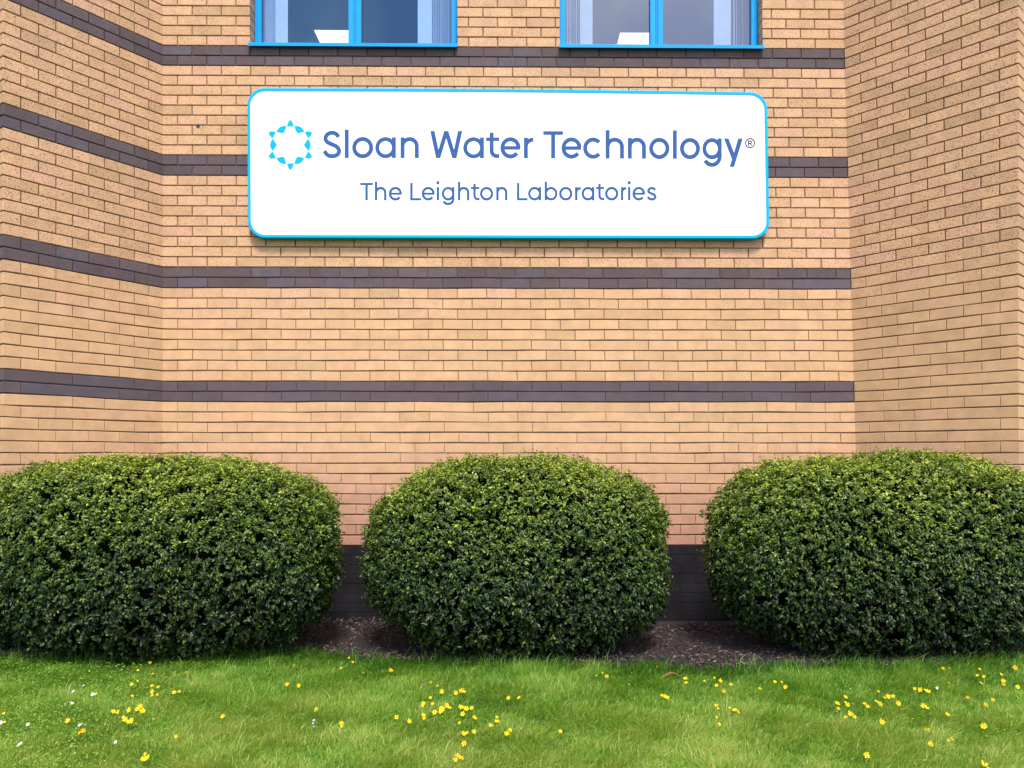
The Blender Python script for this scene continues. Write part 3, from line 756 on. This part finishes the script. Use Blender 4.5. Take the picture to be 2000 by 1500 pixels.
# ------------------------------------------------------------------ grass
M['grass'] = leafy('grass_blade', [(0, (.03, .12, .008)), (.25, (.085, .225, .018)), (.55, (.19, .35, .036)), (.85, (.33, .43, .08)), (.95, (.47, .48, .17)), (1, (.58, .52, .30))], .45, .4, .35, 1.6)
n = 400000
D = 3.02+(5.0-3.02)*rng.random(n)**.92*1.0
gx = rng.uniform(-1, 1, n)*(D*.72+.15); gy = D-DW
k_ = gy < edgeY(gx)-.0+.03*rng.random(n)**2; gx, gy = gx[k_], gy[k_]
# a wider, thinner skirt of grass beyond the view
n2 = 90000; ax2 = rng.uniform(-7, 7, n2); ay2 = rng.uniform(-9, -.9, n2)
k_ = (ay2 < edgeY(ax2)) & ~((np.abs(ax2) < (ay2+DW)*.72+.1) & (ay2+DW > 3.05)) & ~((np.abs(ax2) < .5) & (np.abs(ay2+DW) < .5)); gx = np.concatenate([gx, ax2[k_]]); gy = np.concatenate([gy, ay2[k_]])
n = len(gx)
def fbm(x, y, s, ph): return (np.sin(x*s+ph+1.7*np.sin(y*s*.7))*np.sin(y*s*1.3+ph*2+1.3*np.sin(x*s*.9))+.5*np.sin(x*s*2.3+y*s*1.1+ph)*np.sin(y*s*2.9-x*s*.7))/1.5
cl = fbm(gx, gy, 3.1, .5); cl2 = fbm(gx, gy, 9.0, 2.0); cl3 = fbm(gx, gy, 24.0, 1.0)
eD = edgeY(gx)-gy
hgt = (.032+.014*cl+.014*cl2+.010*cl3)*rng.uniform(.5, 1.5, n)+.045*np.exp(-eD/.09)*rng.random(n)**2
pxx = PX0+F*gx/(gy+DW)
left = np.clip((-1.75-gx/(gy+DW)*4.0+.1)/.3, 0, 1)
hgt = np.clip(hgt*(1-.35*left), .010, .11)
tall = rng.random(n) < .02; hgt = np.where(tall, hgt*1.9, hgt)
wisp = (eD < .10) & (rng.random(n) < .09); hgt = np.where(wisp, rng.uniform(.05, .125, n), hgt)
dirn = 1.2*fbm(gx, gy, 4.0, 3.0)*2+rng.normal(0, 1.1, n); lean = np.abs(rng.normal(.55, .35, n))
hx_ = np.cos(dirn)*lean; hy_ = np.sin(dirn)*lean-.12
bw = rng.uniform(.0009, .0023, n); wa = rng.uniform(0, math.pi, n); wx_, wy_ = np.cos(wa)*bw, np.sin(wa)*bw
z0_ = np.zeros(n)
b0 = np.stack([gx-wx_, gy-wy_, z0_], 1); b1 = np.stack([gx+wx_, gy+wy_, z0_], 1)
mxp = np.stack([gx+hx_*hgt*.35, gy+hy_*hgt*.35, hgt*.62], 1); wv_ = np.stack([wx_, wy_, z0_], 1)*.8
tp = np.stack([gx+hx_*hgt*1.05, gy+hy_*hgt*1.05, hgt*(1.0-.15*np.minimum(lean, 1.5))], 1)
V = np.stack([b0, b1, mxp+wv_, mxp-wv_, tp], 1).reshape(-1, 3)
bi = np.arange(n)*5
quads = np.stack([bi, bi+1, bi+2, bi+3], 1); tris = np.stack([bi+3, bi+2, bi+4], 1)
tint = .58+.16*cl+.16*cl2+.12*cl3+.24*rng.normal(0, .6, n)-.30*np.exp(-eD/.14)-.16*np.clip((gy+2.3)/1.0, 0, 1)+.06+.10*np.clip((-gy-1.7)/1.0, 0, 1)  # shadow along the bed edge and darker long blades put into the tint
straw = rng.random(n) < (.012+.03*np.exp(-eD/.06)); tint = np.where(straw, .97, np.clip(tint, .0, .9))
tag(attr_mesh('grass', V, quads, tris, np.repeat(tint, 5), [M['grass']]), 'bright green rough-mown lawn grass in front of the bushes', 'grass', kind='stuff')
# clover and small broad leaves, thick at the left end of the lawn
n = 12000
t1 = rng.random(n) < .62
cxx = np.where(t1, rng.uniform(-3.4, -1.75, n)+rng.normal(0, .1, n), rng.uniform(-3.4, 3.4, n)); cyy = rng.uniform(-2.95, -1.0, n)
ok = (cyy < edgeY(cxx)-.02) & (t1 | (fbm(cxx, cyy, 5.0, 1.0) > .35)); cxx, cyy = cxx[ok], cyy[ok]; n = len(cxx)
c0 = np.stack([cxx, cyy, rng.uniform(.012, .036, n)], 1); Vs = []
rr = rng.uniform(.0028, .0065, n); ya = rng.uniform(0, 6.28, n); nn = unit(np.stack([rng.normal(0, .35, n), rng.normal(-.1, .35, n), np.ones(n)], 1))
ex_ = unit(np.cross(nn, np.stack([np.cos(ya), np.sin(ya), z0_[:n]], 1))); ey_ = np.cross(nn, ex_)
for i in range(6): a = math.pi*i/3; Vs.append(c0+ex_*(rr*math.cos(a))[:, None]+ey_*(rr*.8*math.sin(a))[:, None]+nn*(rr*.25*(i % 2))[:, None])
V = np.stack(Vs, 1).reshape(-1, 3); bi = np.arange(n)[:, None]*6
quads = (bi[:, None, :]+np.array([[0, 1, 2, 3], [0, 3, 4, 5]])[None]).reshape(-1, 4)
tag(attr_mesh('clover', V, quads, np.zeros((0, 3), int), np.repeat(np.clip(.62+rng.normal(0, .15, n), 0, .88), 6), [M['grass']]), 'small round clover leaves growing low in the lawn, thickest at the left', 'clover', kind='stuff')

# ------------------------------------------------------------------ flowers
M['yellow'] = plain('yellow_petal', (.74, .53, .0), .8, var=.1, scale=60)
M['orange'] = plain('deep_yellow_petal', (.70, .36, .0), .8, var=.1, scale=60)
M['wpetal'] = plain('white_petal', (.80, .80, .78), .5, var=.05)
M['stemg'] = plain('flower_stem', (.10, .20, .03), .6)
M['dead'] = plain('dry_leaf', (.23, .08, .035), .7, var=.3, scale=50)
M['seed'] = plain('seed_head', (.45, .43, .38), .9, var=.2, scale=60)
def head_mesh(root, c, r, mat, daisy=False):
    mb = MB(); n = 13 if daisy else 6; ca, sa = random.uniform(0, 6), random.uniform(-.3, .3)
    tx, ty = random.uniform(-.7, .7), random.uniform(-1.5, -.3)
    nrm = Vector((tx, ty, 1)).normalized(); e1 = nrm.orthogonal().normalized(); e2 = nrm.cross(e1)
    C0 = Vector(c)
    def pt(a, rad, h): return C0+e1*(rad*math.cos(a))+e2*(rad*math.sin(a))+nrm*h
    for i in range(n):
        a = ca+2*math.pi*i/n; hw = (math.pi/n)*(.8 if daisy else 1.02); up = 0.05 if daisy else random.uniform(.25, .6)
        rr = r*random.uniform(.85, 1.12)
        mb.add([pt(a, r*.12, 0), pt(a-hw*.8, rr*.62, rr*up*.5), pt(a-hw*.55, rr*.95, rr*up), pt(a, rr*1.05, rr*up*1.05), pt(a+hw*.55, rr*.95, rr*up), pt(a+hw*.8, rr*.62, rr*up*.5)],
               [(0, 1, 2, 3), (0, 3, 4, 5)], 0)
    k = 8
    mb.add([pt(2*math.pi*i/k, r*.26, r*.08) for i in range(k)]+[pt(0, 0, r*.25)], [(i, (i+1) % k, k) for i in range(k)], 1)
    mb.build('flower_head', [mat, M['orange'] if not daisy else M['yellow']], root, tuple(root.location), True)
def stem_mesh(root, base, c, r=.0011):
    mb = MB(); A, Bp = Vector(base), Vector(c); mid = (A+Bp)/2+Vector((random.uniform(-.006, .006), random.uniform(-.006, .006), 0))
    for p, q in ((A, 1.2), (mid, 1), (Bp-Vector((0, 0, .001)), .9)):
        for i in range(4): a = math.pi*i/2; mb.V.append((p.x+r*q*math.cos(a), p.y+r*q*math.sin(a), p.z))
    for s in range(2):
        for i in range(4): a = s*4+i; c_2 = s*4+(i+1) % 4; mb.F.append((a, c_2, c_2+4, a+4)); mb.M.append(0)
    mb.build('stem', M['stemg'], root, tuple(root.location), True)
def plant(name, pts, label, cat, group, mat, r=.0135, daisy=False, hz=.045):
    b0_ = G(sum(p[0] for p in pts)/len(pts), sum(p[1] for p in pts)/len(pts), hz)
    root = tag(empty(name, (b0_[0], b0_[1]+.004, 0)), label, cat, group)
    for p in pts:
        z = hz+random.uniform(-.006, .01); x, y = G(p[0], p[1], z); rad = r*(p[2] if len(p) > 2 else 1)
        stem_mesh(root, (interp(.55, x, b0_[0]), interp(.55, y, b0_[1])+.004, 0), (x, y, z)); head_mesh(root, (x, y, z), rad, mat, daisy)
YG = 'yellow wildflowers in the lawn'
Yf = [
 ([(293, 1295), (299, 1316, .7)], 'deep yellow flower at the lawn edge below the left bush, topmost of that patch', 1),
 ([(269, 1309, .7)], 'faint small yellow flower just left of the deep yellow one under the left bush', 0),
 ([(363, 1314, .9)], 'small yellow flower right of the deep yellow one under the left bush', 0),
 ([(376, 1335, .9)], 'small yellow flower at the right side of the left patch', 0),
 ([(258, 1337), (269, 1330, .6)], 'yellow flower with a tiny bud at the upper left of the left patch', 0),
 ([(297, 1340, .9), (298, 1351, 1.3), (298, 1359, 1.1), (310, 1342, .8), (308, 1357, .9)], 'upright dense clump of bright yellow flowers in the left patch', 0),
 ([(341, 1353, 1.1), (350, 1351, .8)], 'yellow double flower right of the upright clump in the left patch', 0),
 ([(258, 1359, .7)], 'tiny yellow flower left of the upright clump', 0),
 ([(189, 1355, .9)], 'dull greenish yellow flower next to a white daisy at the left', 0),
 ([(222, 1390, 1.1), (231, 1391, .9)], 'pair of yellow flowers at the left end of the largest left cluster', 0),
 ([(253, 1387, 1.2), (268, 1386, 1.1), (273, 1380, 1.2), (278, 1390, 1.4)], 'broad yellow flower cluster, the largest in the left patch', 0),
 ([(244, 1405, 1.2), (257, 1408, 1.2), (250, 1411, 1.1), (241, 1401, .8)], 'yellow flower cluster just below the broad one in the left patch', 0),
 ([(134, 1408, 1.3)], 'single large yellow flower near the white daisies at the far left', 0),
 ([(163, 1427, 1.1), (156, 1431, .8)], 'orange yellow flower on a long bent stem below a white daisy', 1),
 ([(437, 1400, 1.2)], 'lone yellow flower in open grass right of the left patch', 0),
 ([(345, 1439, .8)], 'pale green-yellow bud low in the grass at the left', 0),
 ([(281, 1484, 1.5), (289, 1480, 1.1), (284, 1473, .7)], 'bright yellow flower near the bottom left of the lawn', 0),
 ([(562, 1337, 1.1)], 'left flower of the yellow pair below the right end of the left bush', 0),
 ([(583, 1340, 1.1)], 'right flower of the yellow pair below the right end of the left bush', 0),
 ([(575, 1300, .6)], 'tiny orange flower at the lawn edge above the yellow pair', 1),
 ([(666, 1305, .8)], 'small yellow flower below the gap between the left and middle bushes', 0),
 ([(689, 1293, .8), (682, 1285, .8)], 'orange yellow flowers at the mulch edge between left and middle bush', 1),
 ([(618, 1386, 1.1)], 'yellow flower above a grey seed head', 0),
 ([(667, 1413, 1.1), (668, 1420, .8)], 'lone yellow double flower right of the grey seed head', 0),
 ([(7, 1394, .7), (8, 1411, .7)], 'small yellow flowers cut by the left photo edge', 0),
 ([(763, 1310, 1.3)], 'single tall yellow flower at the lawn edge left of the middle bush', 1),
 ([(842, 1333, .8), (854, 1340, .7)], 'two tiny yellow flowers at the top of the middle patch', 0),
 ([(862, 1351, 1.2)], 'rounded yellow flower at the upper middle of the middle patch', 0),
 ([(890, 1353, 1.1), (902, 1349, 1.3), (907, 1352, 1)], 'wide yellow flower group at the upper right of the middle patch', 0),
 ([(840, 1363, .8), (844, 1375, .9)], 'thin yellow flowers above the dense middle cluster', 0),
 ([(827, 1374, 1.0), (825, 1379, .8)], 'yellow flower at the left side of the middle patch', 0),
 ([(863, 1384, 1.4), (862, 1390, 1.3), (872, 1378, 1.2), (849, 1391, 1.3), (878, 1383, .9)], 'dense yellow flower cluster at the heart of the middle patch', 0),
 ([(827, 1397, 1.0), (829, 1403, .9)], 'yellow flower at the lower left of the middle patch', 0),
 ([(774, 1401, 1.1)], 'lone yellow flower, farthest left beside the middle patch', 0),
 ([(799, 1409, 1.1)], 'yellow flower between the lone one and the middle patch', 0),
 ([(900, 1381, 1.2), (910, 1384, 1.3), (904, 1395, 1.2), (921, 1383, .9)], 'yellow flower cluster right of the dense middle cluster', 0),
 ([(925, 1401, .9), (929, 1404, .7)], 'small yellow flower just right below the second middle cluster', 0),
 ([(971, 1401, .8), (970, 1410, 1.3), (958, 1417, .9)], 'star-like yellow flower group right of the middle patch', 0),
 ([(898, 1412, .7)], 'tiny yellow flower in the lower middle patch', 0),
 ([(925, 1429, 1.0)], 'yellow flower beside a dark twig in the lower middle patch', 0),
 ([(905, 1434, 1.1), (913, 1431, .7)], 'yellow flower above the two lowest middle ones', 0),
 ([(907, 1452, 1.2)], 'yellow flower second from the bottom of the middle patch', 0),
 ([(990, 1433, 1.1), (996, 1426, .9)], 'yellow flower pair at the lower right of the middle patch', 0),
 ([(993, 1364, 1.0)], 'yellow flower below the middle bush, left one of a wide-set pair', 0),
 ([(1014, 1363, .9)], 'yellow flower below the middle bush, right one of a wide-set pair', 0),
 ([(893, 1478, 1.4), (901, 1481, 1.0), (890, 1485, .9)], 'large yellow flower at the bottom edge of the middle patch', 0),
 ([(1094, 1429, .9)], 'lone small yellow flower in bare grass right of the middle patch', 0),
 ([(1185, 1321, 1.1), (1166, 1320, .6), (1176, 1314, .6)], 'yellow flower group at the lawn edge below the right end of the middle bush', 0),
 ([(1298, 1360, 1.0), (1303, 1363, 1.1), (1292, 1358, .8)], 'yellow flower group below the red-brown dry leaf', 0),
 ([(1339, 1326, 1.2), (1340, 1334, .9)], 'yellow flower right beside the red-brown dry leaf', 0),
 ([(1283, 1302, .6)], 'tiny orange flower at the mulch edge right of the middle bush', 1),
 ([(1406, 1330, 1.2)], 'largest yellow flower in front of the mulch between middle and right bush', 0),
 ([(1400, 1339, 1.0), (1376, 1331, .7), (1395, 1324, .7)], 'small yellow flowers left of the largest one in front of the mulch', 0),
 ([(1414, 1351, 1.1)], 'yellow flower straight below the largest one in front of the mulch', 1),
 ([(1427, 1337, .9)], 'small yellow flower right of the largest one in front of the mulch', 0),
 ([(1484, 1346, 1.0)], 'yellow flower below the left end of the right bush, alone', 0),
 ([(1513, 1332, .9), (1527, 1332, .6)], 'flat small yellow flower below the left end of the right bush', 0),
 ([(1534, 1342, 1.1)], 'yellow flower just below the flat small one under the right bush', 0),
 ([(1400, 1379, 1.0), (1403, 1384, .6)], 'yellow flower left of a larger tilted one, below the mulch patch', 0),
 ([(1435, 1388, 1.2), (1441, 1391, 1.1), (1425, 1383, .7)], 'larger tilted yellow flower in open grass below the mulch patch', 0),
 ([(1404, 1415, 1.0), (1399, 1401, .7)], 'yellow flower lowest of those below the mulch patch', 0),
 ([(1651, 1362, 1.1)], 'yellow flower at the top of the tight right patch', 0),
 ([(1635, 1374, 1.1), (1637, 1384, .8)], 'yellow flower at the left side of the tight right patch', 0),
 ([(1655, 1377, 1.1), (1651, 1372, .7)], 'yellow flower at the centre of the tight right patch', 0),
 ([(1662, 1395, 1.2), (1652, 1401, .8), (1669, 1400, .8), (1658, 1391, .8)], 'ragged yellow flowers at the bottom of the tight right patch', 0),
 ([(1689, 1375, 1.0), (1695, 1380, .9)], 'yellow flower between the tight patch and a larger bloom', 0),
 ([(1711, 1371, 1.2), (1718, 1375, 1.2)], 'larger yellow bloom in the middle of the right lawn', 0),
 ([(1734, 1361, 1.3), (1744, 1360, 1.0), (1727, 1363, .8)], 'wide yellow flower group up and right of the larger bloom', 0),
 ([(1715, 1350, .7)], 'faint small yellow flower above the larger bloom', 0),
 ([(1754, 1374, 1.2)], 'yellow flower right of the larger bloom', 0),
 ([(1722, 1410, 1.2)], 'single yellow flower below the larger bloom', 0),
 ([(1692, 1475, 1.4)], 'lone yellow flower near the bottom right of the lawn', 0),
 ([(1786, 1345, .9)], 'smallest of the three yellow flowers in a row below the right bush', 0),
 ([(1797, 1348, 1.2)], 'middle one of the three yellow flowers in a row below the right bush', 0),
 ([(1812, 1351, 1.4), (1806, 1348, .9)], 'largest of the three yellow flowers in a row below the right bush', 0),
 ([(1804, 1379, 1.2), (1811, 1384, 1.0)], 'yellow flower below the row of three', 0),
 ([(1850, 1396, 1.1)], 'narrow yellow flower right and below the row of three', 0),
 ([(1812, 1427, 1.2)], 'tall yellow flower in open grass, upper of two in line', 0),
 ([(1817, 1453, 1.1)], 'yellow flower in open grass, lower of two in line', 0),
 ([(1853, 1446, .6), (1858, 1443, .8)], 'pale small yellow flower right of the two in line', 0),
 ([(1842, 1306, 1.0), (1853, 1305, .7)], 'yellow flowers at the lawn edge right under the right bush', 1),
 ([(1839, 1324, .8), (1847, 1327, .5)], 'small yellow flower below those at the lawn edge under the right bush', 0),
 ([(1853, 1334, .6)], 'tiny pale yellow flower second below the lawn edge under the right bush', 0),
 ([(1912, 1307, .9)], 'yellow flower at the lawn edge, top of the far right patch', 0),
 ([(1909, 1320, .9)], 'left of two level yellow flowers in the far right patch', 0),
 ([(1922, 1322, 1.0)], 'right of two level yellow flowers in the far right patch', 0),
 ([(1916, 1335, 1.2)], 'wide yellow flower below two level ones in the far right patch', 0),
 ([(1956, 1318, 1.0)], 'top of three stacked yellow flowers near the right photo edge', 0),
 ([(1959, 1330, 1.2)], 'middle of three stacked yellow flowers near the right photo edge', 0),
 ([(1960, 1338, .9)], 'bottom of three stacked yellow flowers near the right photo edge', 0),
 ([(1988, 1342, 1.2)], 'yellow flower close to the right photo edge beside the stacked three', 0),
 ([(1982, 1304, 1.4)], 'large yellow flower at the lawn edge in the top right corner of the lawn', 1),
 ([(1890, 1363, .8)], 'dull orange flower left of two yellow ones at the far right', 1),
 ([(1940, 1368, 1.0)], 'upper one of two slanting yellow flowers at the far right', 0),
 ([(1926, 1378, 1.2)], 'lower one of two slanting yellow flowers at the far right', 0),
 ([(1920, 1419, 1.4)], 'large round yellow flower alone at the far right', 0),
 ([(1923, 1498, 2.0)], 'big yellow flower cut by the bottom edge at the far right', 0),
]
for pts, lab, orange in Yf: plant('yellow_flower', pts, lab, 'flower', YG, M['orange'] if orange else M['yellow'], .0104, hz=.036)
Wf = [((141, 1373, 1.0), 'white daisy in the clover above the large yellow flower'), ((143, 1350, .9), 'white daisy just above another one in the clover'),
      ((163, 1339, .8), 'small white daisy, highest of those on the left'), ((54, 1415, 1.0), 'flat white daisy on a long stem near the left photo edge'),
      ((156, 1416, 1.2), 'ragged white daisy above an orange yellow flower'), ((2, 1411, 1.0), 'white daisy cut by the left photo edge'),
      ((39, 1453, 1.2), 'white daisy lowest on the left'), ((181, 1356, 1.0), 'white daisy beside a dull yellow flower'),
      ((226, 1449, .9), 'pale daisy in dry grass below the left patch'), ((1830, 1344, .8), 'single white daisy in the right lawn beside the row of three yellow flowers')]
for p, lab in Wf: plant('daisy', [p], lab, 'flower', 'white daisies in the lawn', M['wpetal'], .0090, True)
# grey seed head on its stalk
x, y = G(612, 1408, .05); root = tag(empty('seed_head', (x, y, 0)), 'grey withered seed head standing in the lawn', 'seed head')
sm2 = MB()
for k in range(3):
    cxk, czk, rk = x+random.uniform(-.003, .003), .052-.014*k, .007-.0012*k; b_0 = len(sm2.V)
    for j in range(5):
        for i in range(7):
            el = -math.pi/2+math.pi*j/4; a = 2*math.pi*i/7; q = rk*(1+.25*random.uniform(-1, 1)); sm2.V.append((cxk+q*math.cos(el)*math.cos(a), y+q*math.cos(el)*math.sin(a), czk+q*math.sin(el)))
    for j in range(4):
        for i in range(7): a = b_0+j*7+i; c = b_0+j*7+(i+1) % 7; sm2.F.append((a, c, c+7, a+7)); sm2.M.append(0)
sm2.build('seeds', M['seed'], root, (x, y, 0)); stem_mesh(root, (x, y, 0), (x, y, .045))
# dry red-brown leaf lying on the grass
x, y = G(1313, 1321, .04); V = []; Fc = []
for i in range(9):
    f = i/8-.5; wv = .020*math.sqrt(max(0.02, 1-(2*f)**2))
    for s in (-1, 0, 1): V.append((x+f*.10, y+s*wv*.8+.004*math.sin(i), .040+.010*abs(s)*(1-abs(f))+.012*math.cos(f*5)))
for i in range(8):
    for s in (0, 1): a = i*3+s; Fc.append((a, a+3, a+4, a+1))
tag(mesh('dry_leaf', V, Fc, M['dead'], None, None, True), 'curled red-brown dry leaf lying at the lawn edge by the mulch', 'leaf')
